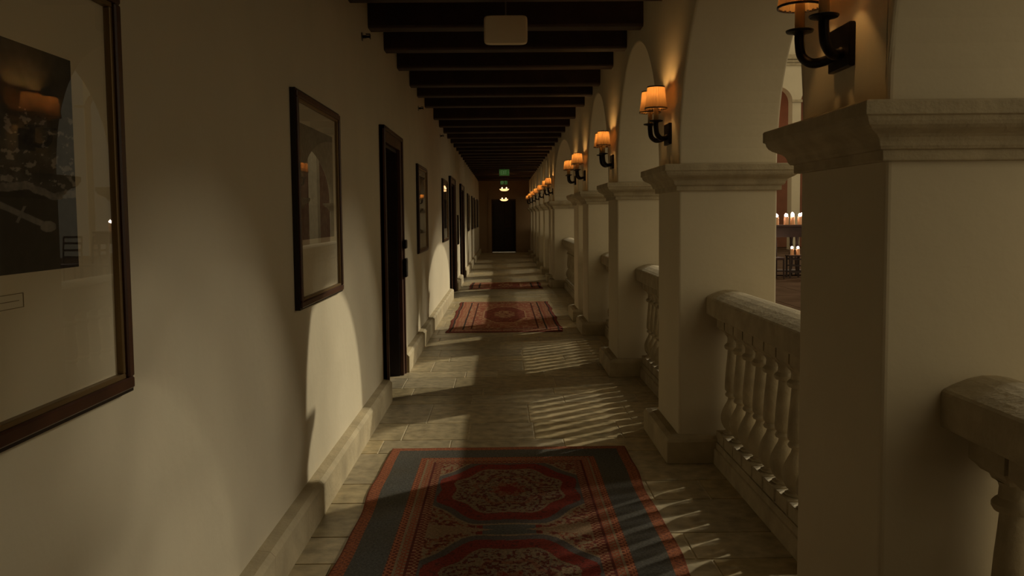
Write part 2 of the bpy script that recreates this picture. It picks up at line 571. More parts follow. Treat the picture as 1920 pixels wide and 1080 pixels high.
def baluster_mesh():
    bm = NB()
    hb = .0815
    box(bm, XC - hb, XC + hb, -hb, hb, .128, .196, .004, 1)
    lathe(bm, bal_prof, XC, 0, 24)
    # square capital block with an ogee bracket below
    pr = [(.040, .780), (.045, .792), (.060, .800), (.070, .812), (.0815, .824), (.0815, .897)]
    rings = [[bm.verts.new((XC + sx * r, sy * r, z)) for sx, sy in ((-1, -1), (1, -1), (1, 1), (-1, 1))] for r, z in pr]
    for a, b_ in zip(rings, rings[1:]):
        for i in range(4): bm.faces.new((a[i], a[(i + 1) % 4], b_[(i + 1) % 4], b_[i]))
    bm.faces.new(rings[0][::-1]); bm.faces.new(rings[-1])
    return bm


bo = obj('baluster', baluster_mesh(), 'stone', smooth=True)
bal_me = bo.data; bpy.data.objects.remove(bo)
rail_prof = [(1.262, .888), (1.262, .870), (1.254, .862)]
rail_prof = []
# handrail cross section (x, z), symmetric about XC
half = [(.108, .884), (.110, .892), (.124, .893), (.134, .899), (.136, .905), (.136, .990), (.134, .999), (.127, 1.006), (.100, 1.019), (.060, 1.034), (.020, 1.042)]
rail_prof = [(XC - a, z) for a, z in half] + [(XC + a, z) for a, z in half[::-1]]
curb_h = [(.104, -.01), (.104, .086), (.100, .092), (.092, .096), (.092, .124), (.088, .130)]
curb_prof = [(XC - a, z) for a, z in curb_h] + [(XC + a, z) for a, z in curb_h[::-1]]
blab = {0: 'stone balustrade at lower right, in the arch bay beside the camera',
        1: 'stone balustrade between the nearest pillar and the second pillar',
        2: 'stone balustrade between the second and third pillars, partly hidden by the second',
        3: 'stone balustrade between the third and fourth pillars, mostly hidden',
        4: 'short stone balustrade in the narrow gap of the first close pair of pillars',
        5: 'long stone balustrade under the wide arch far down the corridor',
        6: 'short stone balustrade in the narrow gap of the second close pair of pillars'}
for i, (y0, y1, r) in enumerate(arches):
    lab = blab.get(i, 'distant stone balustrade, %s bay beyond the second close pair of pillars' % ORD[i - 7])
    t = empty('balustrade', (XC, (y0 + y1) / 2, 0), lab, 'balustrade', 'stone balustrades between the pillars')
    org = (XC, (y0 + y1) / 2, 0)

    def part(name, bm_, m_, **k):
        o = obj(name, bm_, m_, None, **k)
        for v_ in o.data.vertices: v_.co -= Vector(org)
        o.parent = t
        return o
    bm = NB(); sweep_y(bm, rail_prof, y0 - .001, y1 + .001); part('handrail', bm, 'stone')
    bm = NB(); sweep_y(bm, curb_prof, y0 - .001, y1 + .001); part('curb', bm, 'stone')
    n = int((y1 - y0) / .181)
    c0 = (y0 + y1) / 2 - .005 - (.012 if i < 4 else 0)
    for k in range(n):
        o = bpy.data.objects.new('baluster', bal_me); C.objects.link(o); o.parent = t
        o.location = (-XC, c0 + (k - (n - 1) / 2) * .181 - org[1], 0)

# ------------------------------------------------------------ doors on the left
def make_door(y0, y1, zt, num, lab):
    bm = NB()
    X1 = XL - .15
    box(bm, X1 - .045, X1, y0 + .03, y1 - .03, .008, zt - .03)
    w = y1 - y0 - .06
    for z0, z1 in ((.18, .95), (1.1, zt - .2)):
        for a, b_ in ((.12, .47), (.53, .88)):
            box(bm, X1, X1 + .012, y0 + .03 + w * a, y0 + .03 + w * b_, z0, z1, .006, 1)
    d = struct(obj('door_%d' % num, bm, 'door'), lab)
    bm = NB()   # jambs lining the recess
    box(bm, XL - .24, XL - .001, y0, y0 + .03, 0, zt); box(bm, XL - .24, XL - .001, y1 - .03, y1, 0, zt)
    box(bm, XL - .24, XL - .001, y0 + .03, y1 - .03, zt - .03, zt)
    obj('door_jamb', bm, 'door', d)
    bm = NB()   # moulded casing
    c = .12
    for q in ((y0 - c, y0 + .004, 0, zt + c), (y1 - .004, y1 + c, 0, zt + c), (y0, y1, zt - .004, zt + c)):
        box(bm, XL - .001, XL + .034, q[0], q[1], q[2], q[3], .004, 1)
    for q in ((y0 - c, y0 - c + .035, 0, zt + c), (y1 + c - .035, y1 + c, 0, zt + c), (y0 - c, y1 + c, zt + c - .035, zt + c)):
        box(bm, XL, XL + .05, q[0], q[1], q[2], q[3], .006, 1)
    obj('door_casing', bm, 'casing', d)
    bm = NB()
    yl = y1 - .10
    box(bm, X1, X1 + .008, yl - .03, yl + .03, .90, 1.12, .003, 1)
    tube(bm, smooth_path([(X1, yl, 1.0), (X1 + .05, yl, 1.0), (X1 + .058, yl - .03, 1.0), (X1 + .056, yl - .11, .998)]), .009)
    obj('door_handle', bm, 'iron', d, smooth=True)
    return d


dl = ['dark wooden door, nearest on the left wall, in a mahogany casing', 'second dark door along the left wall', 'third dark door along the left wall, farthest before the distant pictures']
for i, (a, b_, h) in enumerate(doors): make_door(a, b_, h, i + 1, dl[i])
# door lock plates beside the nearest door
for z0, z1, lab in ((1.20, 1.285, 'small dark round-edged doorbell plate beside the nearest door, upper of two'), (.93, 1.11, 'small dark metal card lock beside the nearest door, lower of two')):
    bm = NB(); box(bm, XL + .0495, XL + .075, 7.80, 7.90, z0, z1, .01, 2)
    o = tag(obj('door_lock' if z1 < 1.2 else 'doorbell', bm, 'iron'), lab, 'lock' if z1 < 1.2 else 'doorbell')

# ------------------------------------------------------------ framed pictures
def fbm(x, y, z=0., s=1.): return noise.fractal(Vector((x * s, y * s, z)), 1.0, 2.0, 5)


def print_mesh(x, y0, y1, z0, z1, fn, n=120):
    bm = NB(); cl = bm.loops.layers.float_color.new('Col')
    g = [[bm.verts.new((x, y0 + (y1 - y0) * i / n, z0 + (z1 - z0) * j / n)) for j in range(n + 1)] for i in range(n + 1)]
    for i in range(n):
        for j in range(n):
            f = bm.faces.new((g[i][j], g[i + 1][j], g[i + 1][j + 1], g[i][j + 1]))
            for l in f.loops:
                u = (l.vert.co.y - y0) / (y1 - y0); v_ = (l.vert.co.z - z0) / (z1 - z0)
                l[cl] = (*fn(u, v_), 1)
    return bm


def aerial(u, v):
    # coast from the air: dark sea below, pale shoreline, town and trees above, a pier running out to the right
    shore = .37 + .05 * fbm(u, 0, 3., 3) - .03 * u
    tone = (.030, .024, .019)
    if v > shore:
        a = fbm(u, v, 1., 9); b_ = fbm(u, v, 5., 26)
        g = .035 + .05 * max(0, a + .25) + (.20 if b_ > .28 and a > -.1 else 0)
        if v > .72: g = .03 + .035 * max(0, a + .2)
        if v - shore < .035: g = .20 + .1 * b_
        g = min(g, .3)
        tone = (g * 1.05, g * .92, g * .78)
    # pier
    px0, py0, px1, py1 = .45, .40, .86, .20
    t = max(0, min(1, ((u - px0) * (px1 - px0) + (v - py0) * (py1 - py0)) / ((px1 - px0) ** 2 + (py1 - py0) ** 2)))
    d = math.hypot(u - px0 - t * (px1 - px0), v - py0 - t * (py1 - py0))
    if d < .013 or (math.hypot((u - .86) / 1.4, v - .20) < .026) or (abs(t - .35) < .01 and d < .03) or (abs(t - .72) < .012 and d < .04):
        g = .20 + .05 * fbm(u, v, 2, 20); tone = (g, g * .9, g * .78)
    return tone


def pale(seed):
    def fn(u, v):
        a = fbm(u, v, seed, 3.2); b_ = fbm(u, v, seed + 9, 14)
        g = .17 + .09 * a + .05 * b_
        if v < .30: g *= .72
        if v > .62: g = g * .8 + .05
        g = max(.04, g)
        return (g * 1.1, g * .92, g * .66)
    return fn


def darkp(seed):
    def fn(u, v):
        a = fbm(u, v, seed, 3.0); b_ = fbm(u, v, seed + 4, 12)
        g = max(.02, .055 + .06 * a + .03 * b_)
        return (g * 1.15, g * .88, g * .62)
    return fn


def picture(y0, y1, z0, z1, photo, fn, lab, n=60, caption=False):
    t = empty('framed_picture', (XL, (y0 + y1) / 2, z0), lab, 'picture', 'framed photographs along the left wall')
    org = Vector((XL, (y0 + y1) / 2, z0))

    def part(name, bm_, m_, par=None, **k):
        o = obj(name, bm_, m_, None, **k)
        for v_ in o.data.vertices: v_.co -= org
        o.parent = par or t
        return o
    fw_ = .052

    def border(bm_, o0, o1, xa, xb, bev=0):
        for q in ((y0 + o0, y1 - o0, z0 + o0, z0 + o1), (y0 + o0, y1 - o0, z1 - o1, z1 - o0), (y0 + o0, y0 + o1, z0 + o1, z1 - o1), (y1 - o1, y1 - o0, z0 + o1, z1 - o1)):
            box(bm_, xa, xb, *q, bev, 1)
    bm = NB()
    border(bm, 0, .012, XL + .001, XL + .026); part('frame_edge', bm, 'frame_dark')
    bm = NB()
    border(bm, .010, .040, XL + .001, XL + .036, .004); fo = part('frame', bm, 'frame')
    bm = NB(); border(bm, .039, fw_, XL + .001, XL + .027, .002); part('gilt_liner', bm, 'gilt', fo)
    bm = NB(); box(bm, XL + .002, XL + .010, y0 + .04, y1 - .04, z0 + .04, z1 - .04); part('mat_board', bm, 'mat')
    a, b_, c_, d_ = photo
    part('photograph', print_mesh(XL + .0112, a, b_, c_, d_, fn, n), 'print')
    if caption:
        bm = NB(); ya, yb, za, zb = 1.36, 1.688, 1.324, 1.354
        for q in ((ya, yb, za, za + .0015), (ya, yb, zb - .0015, zb), (ya, ya + .0015, za, zb), (yb - .0015, yb, za, zb), (1.42, 1.672, 1.3385, 1.340)):
            box(bm, XL + .0105, XL + .0113, *q)
        part('caption_box', bm, 'mat_line')
    bm = NB(); box(bm, XL + .018, XL + .0195, y0 + .042, y1 - .042, z0 + .042, z1 - .042); part('glass', bm, 'glass')
    return t


picture(.86, 2.132, 1.058, 2.075, (1.05, 1.912, 1.393, 1.86), aerial, 'large framed aerial photograph of a coast with a pier, nearest on the left wall', 300, True)
pc = 'framed photograph on the left wall, '
specs = [(3.90, 4.935, 1.062, 2.108, (4.03, 4.80, 1.392, 1.96), pale(2.), pc + 'pale landscape between the aerial view and the first door', 140),
         (9.46, 10.56, 1.075, 2.105, (9.62, 10.4, 1.30, 1.98), darkp(5.), pc + 'tall-looking dark one just beyond the first door', 60),
         (13.35, 14.52, 1.085, 2.115, (13.5, 14.37, 1.30, 1.98), darkp(8.), pc + 'second beyond the first door, before the second door', 40),
         (22.7, 23.8, 1.09, 2.13, (22.85, 23.65, 1.3, 2.0), darkp(3.), pc + 'first beyond the third door', 20),
         (25.7, 26.8, 1.09, 2.13, (25.85, 26.65, 1.3, 2.0), darkp(6.), pc + 'second beyond the third door', 20),
         (28.0, 29.1, 1.09, 2.13, (28.15, 28.95, 1.3, 2.0), darkp(7.), pc + 'third beyond the third door', 20),
         (30.8, 31.9, 1.09, 2.13, (30.95, 31.75, 1.3, 2.0), darkp(11.), pc + 'farthest, near the end of the corridor', 20)]
for s in specs: picture(*s)
# narrow notice board between the second and third doors
t = empty('notice_board', (XL, 17.9, .9), 'small narrow dark-framed notice board between the second and third doors', 'notice board')
bm = NB(); box(bm, XL + .001, XL + .03, 17.72, 18.05, .90, 1.53, .004, 1)
o = obj('frame', bm, 'frame_dark'); o.parent = t; o.matrix_parent_inverse = Matrix.Translation(-t.location)
bm = NB(); box(bm, XL + .03, XL + .032, 17.75, 18.02, .93, 1.50)
o = obj('panel', bm, 'frame'); o.parent = t; o.matrix_parent_inverse = Matrix.Translation(-t.location)

# ------------------------------------------------------------ wall sprinklers, high on the left wall
def sprinkler(y, lab):
    t = empty('sprinkler_head', (XL, y, 2.775), lab, 'sprinkler', 'small sprinkler heads high on the left wall')
    bm = NB(); tube(bm, [(0, 0, 0), (.004, 0, 0), (.006, 0, 0)], .030, 20); obj('escutcheon', bm, 'metal', t, smooth=True)
    bm = NB()
    tube(bm, [(0, 0, 0), (.035, 0, 0)], .011, 10); box(bm, .035, .062, -.012, -.007, -.006, .006); box(bm, .035, .062, .007, .012, -.006, .006)
    obj('nozzle', bm, 'iron', t)
    bm = NB(); box(bm, .058, .061, -.018, .018, -.016, .016); box(bm, .030, .061, -.018, .018, .016, .019)
    obj('deflector', bm, 'iron', t)


sprinkler(5.96, 'small dark sprinkler head high on left wall, nearest of three')
sprinkler(9.86, 'small dark sprinkler head high on left wall, second of three')
sprinkler(13.23, 'small dark sprinkler head high on left wall, farthest of three')

# ------------------------------------------------------------ rugs
def hexcol(r, g, b_): return (r, g, b_)


BLUE = (.110, .105, .095); RED = (.205, .034, .022); ORANGE = (.36, .125, .060); CREAM = (.27, .185, .11); DKRED = (.12, .030, .022); DK = (.055, .034, .028)


def mixc(a, b_, t): return tuple(x * (1 - t) + y * t for x, y in zip(a, b_))


def rug_one(x, y, x0, x1, y0, y1):
    """x,y in metres, y1 is the far edge"""
    d = min(x - x0, x1 - x, y1 - y, y - y0)
    cell = noise.cell(Vector((x * 60, y * 60, 0)))
    dots = math.sin(x * 210) * math.sin(y * 190)
    if d < .012: return mixc(DKRED, ORANGE, .5)
    if d < .068:
        return ORANGE if dots > -.2 or cell > .6 else mixc(RED, CREAM, .35)
    if d < .225:
        w = fbm(x, y, 0, 3)
        return mixc(BLUE, (.11, .095, .07), .35 + .6 * w)
    if d < .36:
        e = (d - .225)
        if e < .035: return ORANGE if dots > -.3 else DKRED
        if e < .045: return CREAM
        if e < .085: return mixc(ORANGE, RED, .4) if dots < .3 else CREAM
        if e < .095: return DKRED
        return mixc(ORANGE, CREAM, .5) if dots > 0 else mixc(RED, DK, .3)
    # field with repeated medallions joined in a column
    cx = (x0 + x1) / 2; P_ = 1.16
    v = (y1 - .83 - y)                     # distance from the first medallion centre, towards the camera
    k = round(v / P_); dv = (v - k * P_)
    ux = abs(x - cx); uy = abs(dv)
    fx, fy = ux / .44, uy / .54
    o = max(fx, fy, (fx + fy) * .70)      # octagon
    o2 = math.hypot(fx, fy) * .55 + o * .45
    lobed = o2 + .03 * math.cos(8 * math.atan2(uy, ux + 1e-6))
    flower = fbm(x, y, 2, 20) * .5 + fbm(x, y, 7, 48) * .8
    if lobed < .20: return RED if math.hypot(ux, uy) < .05 or flower > .1 else mixc(CREAM, RED, .5)
    if lobed < .67:
        if abs(lobed - .655) < .015: return mixc(CREAM, DK, .2)
        if abs(lobed - .40) < .03 and flower > -.1: return mixc(CREAM, RED, .5)
        return mixc(CREAM, DK, .12) if flower > .0 else (mixc(DK, RED, .5) if flower < -.12 else mixc(CREAM, BLUE, .6))
    if lobed < .86:
        return RED if flower > -.3 else DKRED
    if lobed < .955: return mixc(BLUE, (.10, .05, .045), .3)
    if lobed < .985: return CREAM
    if abs(uy - P_ / 2) < (ux - .075) * .26: return mixc(CREAM, ORANGE, .12)
    if ux < .13 and abs(uy - P_ / 2) < .075: return BLUE
    if ux < .16 and lobed > .985: return RED if flower > -.2 else DKRED
    if ux > .30 and lobed < 1.12 and uy > .10 and uy < .24: return CREAM
    return CREAM if flower > .02 else (mixc(ORANGE, DK, .35) if flower > -.2 else mixc(RED, DK, .4))


def rug_two(x, y, x0, x1, y0, y1):
    d = min(x - x0, x1 - x, y1 - y, y - y0)
    fl = fbm(x, y, 4, 16); dots = math.sin(x * 120) * math.sin(y * 70)
    R1 = (.33, .105, .062); R2 = (.22, .055, .036); TAN = (.46, .25, .14)
    if d < .04: return R2
    if d < .06: return DK
    if d < .20: return TAN if dots > .1 else R1
    if d < .22: return DK
    if d < .30: return R1 if fl > 0 else TAN
    if d < .315: return (.10, .03, .02)
    cx, cy = (x0 + x1) / 2, (y0 + y1) / 2
    o = max(abs(x - cx) / .32, abs(y - cy) / 1.0, (abs(x - cx) / .32 + abs(y - cy) / 1.0) * .7)
    if o < .45: return TAN if fl > -.1 else R2
    if o < .95: return R2 if fl > -.2 else R1
    if o < 1.02: return TAN
    return R1 if fl > -.15 else TAN


def rug(name, x0, x1, y0, y1, fn, nx, ny, lab, wav=.008, cat='rug'):
    bm = NB(); cl = bm.loops.layers.float_color.new('Col')
    th = .012
    g = []
    for i in range(nx + 1):
        row = []
        for j in range(ny + 1):
            u, v_ = i / nx, j / ny
            x = x0 + (x1 - x0) * u; y = y0 + (y1 - y0) * v_
            ex = (abs(u - .5) * 2) ** 6
            dx = wav * ex * (math.sin(y * 5.2 + (1 if u > .5 else 0)) + .5 * math.sin(y * 11)) * 1.3
            e = min(u, 1 - u) * nx; e2 = min(v_, 1 - v_) * ny
            z = th + .0015 * noise.noise(Vector((x * 4, y * 4, 0)))
            if e < 1 or e2 < 1: z = .003
            row.append((bm.verts.new((x + dx, y, z)), x, y))
        g.append(row)
    for i in range(nx):
        for j in range(ny):
            q = (g[i][j], g[i + 1][j], g[i + 1][j + 1], g[i][j + 1])
            f = bm.faces.new([t_[0] for t_ in q])
            f.smooth = True
            mx_ = sum(t_[1] for t_ in q) / 4; my_ = sum(t_[2] for t_ in q) / 4
            c = fn(mx_, my_, x0, x1, y0, y1)
            for l in f.loops: l[cl] = (*c, 1)
    # underside
    bs = [bm.verts.new(p) for p in ((x0 + .04, y0 + .02, .001), (x1 - .04, y0 + .02, .001), (x1 - .04, y1 - .02, .001), (x0 + .04, y1 - .02, .001))]
    bm.faces.new(bs[::-1])
    return tag(obj(name, bm, 'rug'), lab, cat)


rug('runner_rug', -.742, .770, 1.35, 5.26, rug_one, 250, 600, 'blue-bordered oriental rug with red and cream medallions, nearest on the stone floor', .006)
rug('runner_rug', -.752, .765, 10.60, 14.40, rug_two, 70, 130, 'rust red patterned oriental rug, second along the corridor floor')
rug('runner_rug', -.73, .80, 16.95, 18.60, rug_two, 40, 40, 'dark red patterned rug, farthest of three along the corridor floor')

# ------------------------------------------------------------ wall sconces
def make_sconce():
    """base at wall surface, centre of the plate; arms reach towards -x"""
    t = empty('wall_sconce', (0, 0, 0), '', 'wall lamp', 'two-armed iron wall sconces on the pillars')
    bm = NB(); box(bm, -.020, -.0005, -.080, .080, -.066, .066, .003, 1)
    obj('backplate', bm, 'iron', t)
    for s in (-1, 1):
        bm = NB()
        pts = smooth_path([(-.010, s * .010, -.010), (-.040, s * .045, -.028), (-.072, s * .080, -.030), (-.097, s * .097, -.005), (-.104, s * .100, .040), (-.104, s * .100, .068)], 6)
        tube(bm, pts, .0155, 16)
        lathe(bm, [(.012, .058), (.020, .066), (.040, .070), (.043, .074), (.043, .077), (.038, .079), (.012, .079)], -.104, s * .1, 28)
        arm = obj('arm', bm, 'iron', t, smooth=True)
        bm = NB()
        lathe(bm, [(.0150, .0792), (.0155, .082), (.0150, .170), (.0125, .173)], -.104, s * .1, 20)
        obj('candle_sleeve', bm, 'sleeve', arm, smooth=True)
        bm = NB()
        lathe(bm, [(.004, .174), (.010, .182), (.012, .192), (.009, .205), (.003, .216)], -.104, s * .1, 14)
        obj('bulb', bm, 'bulb', arm, smooth=True)
        # pleated shade
        bm = NB()
        n = 132; zb, zt = .150, .280; rb, rt_ = .065, .049
        rings = []
        for j in range(7):
            v_ = j / 6; rr = rb + (rt_ - rb) * v_; rr += .002 * math.sin(PI * v_) * -1
            rings.append([bm.verts.new((-.104 + (rr + .0050 * math.cos(22 * 2 * PI * i / n)) * math.cos(2 * PI * i / n),
                                        s * .1 + (rr + .0050 * math.cos(22 * 2 * PI * i / n)) * math.sin(2 * PI * i / n), zb + (zt - zb) * v_)) for i in range(n)])
        for a, b_ in zip(rings, rings[1:]):
            for i in range(n):
                bm.faces.new((a[i], a[(i + 1) % n], b_[(i + 1) % n], b_[i]))
        sh = obj('lamp_shade', bm, 'shade', t, smooth=True)
        bm = NB()
        for z, r in ((zb, rb + .0035), (zt, rt_ + .0035)):
            m_ = 36
            q = [[bm.verts.new((-.104 + (r + o_) * math.cos(2 * PI * i / m_), s * .1 + (r + o_) * math.sin(2 * PI * i / m_), z + dz)) for i in range(m_)]
                 for o_, dz in ((-.003, -.003), (.0022, -.003), (.0022, .004), (-.003, .004))]
            for a, b_ in zip(q, q[1:] + q[:1]):
                for i in range(m_): bm.faces.new((a[i], a[(i + 1) % m_], b_[(i + 1) % m_], b_[i]))
        obj('shade_trim', bm, 'frame_dark', sh)
        bm = NB()   # spider and finial on top
        for a in range(3):
            aa = a * 2 * PI / 3
            tube(bm, [(-.104, s * .1, zt - .004), (-.104 + .048 * math.cos(aa), s * .1 + .048 * math.sin(aa), zt - .002)], .0012, 6)
        tube(bm, [(-.104, s * .1, .222), (-.104, s * .1, zt - .002)], .0018, 6)
        lathe(bm, [(.002, zt - .004), (.006, zt + .002), (.007, zt + .007), (.004, zt + .013), (.001, zt + .016)], -.104, s * .1, 12)
        obj('finial', bm, 'brass', sh, smooth=True)
        l = bpy.data.lights.new('bulb_light', 'POINT'); l.energy = SC_W; l.color = (1, .56, .19); l.shadow_soft_size = .013
        lo_ = bpy.data.objects.new('bulb_light', l); C.objects.link(lo_); lo_.parent = t; lo_.location = (-.104, s * .1, .250)
    return t


SC_W = 1.5
SCZ = 2.005
sc0 = make_sconce()
slab = ['two-armed wall sconce on the pillar beside the camera, outside the view',
        'two-armed black iron wall sconce at top right, shades cut by the picture edge',
        'lit two-armed wall sconce with pleated amber shades on the second pillar',
        'lit two-armed wall sconce with pleated amber shades on the third pillar',
        'lit wall sconce on the fourth pillar, nearer of the first close pair',
        'lit wall sconce on the fifth pillar, farther of the first close pair',
        'lit wall sconce on the sixth pillar, just beyond the wide arch',
        'lit wall sconce on the seventh pillar, close behind the sixth',
        'distant lit wall sconce on the eighth pillar',
        'distant lit wall sconce on the ninth pillar',
        'distant lit wall sconce on the tenth pillar',
        'distant lit wall sconce on the eleventh pillar',
        'farthest lit wall sconce, beside the end wall']
for i, y in enumerate(pil):
    loc = (XR, y + .295, SCZ)
    if i == 0: sc0.location = loc; sc0['label'] = slab[0]
    else: dup(sc0, loc, slab[i])

# ------------------------------------------------------------ hanging items in the corridor
# blank panel on a stem
t = empty('hanging_panel', (.03, 5.80, HC), 'blank off-white panel with rounded corners hanging on a thin stem from the ceiling', 'hanging panel')
bm = NB()
w2, z0, z1 = .150, -.410, -.212
n = 16; outline = []
for i in range(n * 4):
    a = 2 * PI * i / (n * 4) + PI / 4
    ca, sa = math.cos(a), math.sin(a)
    e = 2 / 9
    outline.append((w2 * math.copysign(abs(ca) ** e, ca), (z0 + z1) / 2 + (z1 - z0) / 2 * math.copysign(abs(sa) ** e, sa)))
layers = []
for sc_, yy in ((.93, -.024), (.985, -.018), (1, -.008), (1, .010), (.985, .020), (.93, .026)):
    layers.append([bm.verts.new((x * sc_, yy, (z0 + z1) / 2 + (z - (z0 + z1) / 2) * sc_)) for x, z in outline])
for a, b_ in zip(layers, layers[1:]):
    for i in range(len(a)): bm.faces.new((a[i], a[(i + 1) % len(a)], b_[(i + 1) % len(a)], b_[i]))
bm.faces.new(layers[0]); bm.faces.new(layers[-1][::-1])
obj('panel', bm, 'panel', t, smooth=True)
bm = NB(); tube(bm, [(0, 0, z1 - .005), (0, 0, -.001)], .006, 12); lathe(bm, [(.03, -.012), (.03, -.001)], 0, 0, 20); obj('stem', bm, 'metal', t, smooth=True)

# exit signs
import_font = None


def exit_sign(loc, w, h, lab, stem):
    t = empty('exit_sign', loc, lab, 'exit sign', 'green exit signs hung over the corridor')
    bm = NB(); box(bm, -w / 2, w / 2, -.02, .02, -h / 2, h / 2, .005, 1); obj('housing', bm, 'exit_body', t)
    bm = NB(); box(bm, -w / 2 + .008, w / 2 - .008, -.0215, -.0200, -h / 2 + .008, h / 2 - .008); fc = obj('face', bm, 'exit_face', t)
    bm = NB()
    # EXIT in block letters
    lh = h * .56; lw = w * .115; st = w * .030; x = -w * .31; z0 = -lh / 2; ya, yb = -.0235, -.0214

    def bar(xa, xb, za, zb): box(bm, xa, xb, ya, yb, za, zb)

    def diag(xa, za, xb, zb):
        d = Vector((xb - xa, 0, zb - za)); nrm = Vector((-d.z, 0, d.x)).normalized() * st / 2
        q = [Vector((xa, 0, za)) - nrm, Vector((xb, 0, zb)) - nrm, Vector((xb, 0, zb)) + nrm, Vector((xa, 0, za)) + nrm]
        A = [bm.verts.new((p.x, ya, p.z)) for p in q]; B = [bm.verts.new((p.x, yb, p.z)) for p in q]
        bm.faces.new(A); bm.faces.new(B[::-1])
        for i in range(4): bm.faces.new((A[i], B[i], B[(i + 1) % 4], A[(i + 1) % 4]))
    bar(x, x + st, z0, z0 + lh); bar(x, x + lw, z0, z0 + st); bar(x, x + lw, z0 + lh - st, z0 + lh); bar(x, x + lw * .85, -st / 2, st / 2)
    x += lw * 1.45; diag(x, z0, x + lw, z0 + lh); diag(x, z0 + lh, x + lw, z0)
    x += lw * 1.5; bar(x, x + st, z0, z0 + lh)
    x += st * 2.2; bar(x, x + lw * 1.1, z0 + lh - st, z0 + lh); bar(x + lw * .55 - st / 2, x + lw * .55 + st / 2, z0, z0 + lh)
    for s in (-1, 1):   # chevrons
        cx = s * w * .43
        diag(cx - s * w * .025, h * .16, cx + s * w * .025, 0); diag(cx - s * w * .025, -h * .16, cx + s * w * .025, 0)
    obj('lettering', bm, 'exit_text', fc)
    if stem:
        bm = NB(); tube(bm, [(0, 0, h / 2 - .004), (0, 0, HC - loc[2] - .001)], .006, 10); obj('stem', bm, 'metal', t)


exit_sign((.045, 24.75, 2.79), .31, .20, 'nearer green exit sign hanging under the beams far down the corridor', True)
exit_sign((.04, 33.955, 2.865), .30, .19, 'farther green exit sign on the end wall above the lamps', False)


# bowl pendant lamps
def pendant(loc, r, lab):
    t = empty('bowl_pendant', loc, lab, 'ceiling lamp', 'glowing bowl lamps near the far end of the corridor')
    bm = NB()
    pr = [(.02, -.10), (.08, -.095), (.13, -.075), (.165, -.04), (.178, 0), (.174, 0), (.160, -.038), (.126, -.070), (.078, -.089), (.018, -.094)]
    lathe(bm, [(a * r / .178, z * .85) for a, z in pr], 0, 0, 32, cap=False)
    obj('bowl', bm, 'bowl', t, smooth=True)
    bm = NB(); lathe(bm, [(r + .001, -.012), (r + .006, -.010), (r + .006, .004), (r - .004, .004)], 0, 0, 32, cap=False); obj('rim', bm, 'lamp_metal', t)
    bm = NB(); tube(bm, [(0, 0, -.10), (0, 0, HC - loc[2] - .001)], .007, 10)
    for a in range(3): tube(bm, [(0, 0, .22), (r * math.cos(a * 2.094), r * math.sin(a * 2.094), 0)], .004, 6)
    lathe(bm, [(.05, HC - loc[2] - .02), (.06, HC - loc[2] - .001)], 0, 0, 20)
    obj('stem', bm, 'lamp_metal', t)
    for i, s in enumerate((-1, 1)):
        bm = NB(); lathe(bm, [(.005, -.03), (.022, -.01), (.026, .012), (.016, .035), (.004, .045)], s * r * .45, 0, 14)
        obj('bulb', bm, 'bulb', t, smooth=True)
    l = bpy.data.lights.new('pendant_light', 'POINT'); l.energy = PW_L; l.color = (1, .5, .18); l.shadow_soft_size = .06
    lo_ = bpy.data.objects.new('pendant_light', l); C.objects.link(lo_); lo_.parent = t; lo_.location = (0, 0, .06)


PW_L = .8
pendant((.045, 28.0, 2.42), .165, 'nearer glowing bowl pendant lamp below the exit signs')
pendant((.04, 32.2, 2.16), .165, 'farther, lower glowing bowl pendant lamp in front of the end door')

# ------------------------------------------------------------ the hall beyond the arcade
HX0 = XO + .05
bm = NB()
# floor of large stones with joints
rr_ = random.Random(3)
y = 3.0
while y < 37:
    x = HX0; 
    while x < 15.5:
        x1 = min(x + 1.0, 15.6)
        box(bm, x + .008, x1 - .008, y + .008, y + .992, -.06, 0.0)
        x = x1
    y += 1
box(bm, HX0, 15.6, -4, 38, -.3, -.012)
struct(obj('floor_hall', bm, 'hall_floor'))

HY = 34.0
bm = NB(); ac = [11.25 + 1.55 * k for k in range(-4, 3)]; ra = .6; zs_ = 6.05
zt_ = 10.0
edges = []
X0_, X1_ = 4.0, 15.0


def wallpiece(bm, x0, x1, z0, z1): box(bm, x0, x1, HY, HY + .5, z0, z1)


prevx = X0_
for c in ac:
    wallpiece(bm, prevx, c - ra, 0, zs_)
    prevx = c + ra
wallpiece(bm, prevx, X1_, 0, zs_)
# above springing: strips
prevx = X0_
for c in ac:
    wallpiece(bm, prevx, c - ra, zs_, zt_)
    n = 20
    pp = [(c - ra * math.cos(PI * i / n), zs_ + ra * math.sin(PI * i / n)) for i in range(n + 1)]
    for (xa, za), (xb, zb) in zip(pp, pp[1:]):
        A = [bm.verts.new((x, HY, z)) for x, z in ((xa, za), (xb, zb), (xb, zt_), (xa, zt_))]
        B = [bm.verts.new((x, HY + .5, z)) for x, z in ((xa, za), (xb, zb), (xb, zt_), (xa, zt_))]
        bm.faces.new(A); bm.faces.new(B[::-1]); bm.faces.new((A[0], B[0], B[1], A[1]))
    prevx = c + ra
wallpiece(bm, prevx, X1_, zs_, zt_)
struct(obj('wall_hall', bm, 'stucco'))
bm = NB()
for z0, z1, d in ((7.50, 7.60, .06), (7.62, 7.72, .10), (7.74, 7.92, .16)): box(bm, X0_, X1_, HY - d, HY, z0, z1)
for c in ac:
    box(bm, c + ra - .04, c + 1.55 - ra + .04, HY - .07, HY, zs_ - .03, zs_ + .07)
struct(obj('trim_1', bm, 'stone'))
bm = NB(); box(bm, X0_, X1_, HY + 3, HY + 3.2, 0, 9); box(bm, X0_, X1_, HY + .5, HY + 3, 7.2, 7.3)
struct(obj('wall_hall_inner', bm, 'red_wall'))
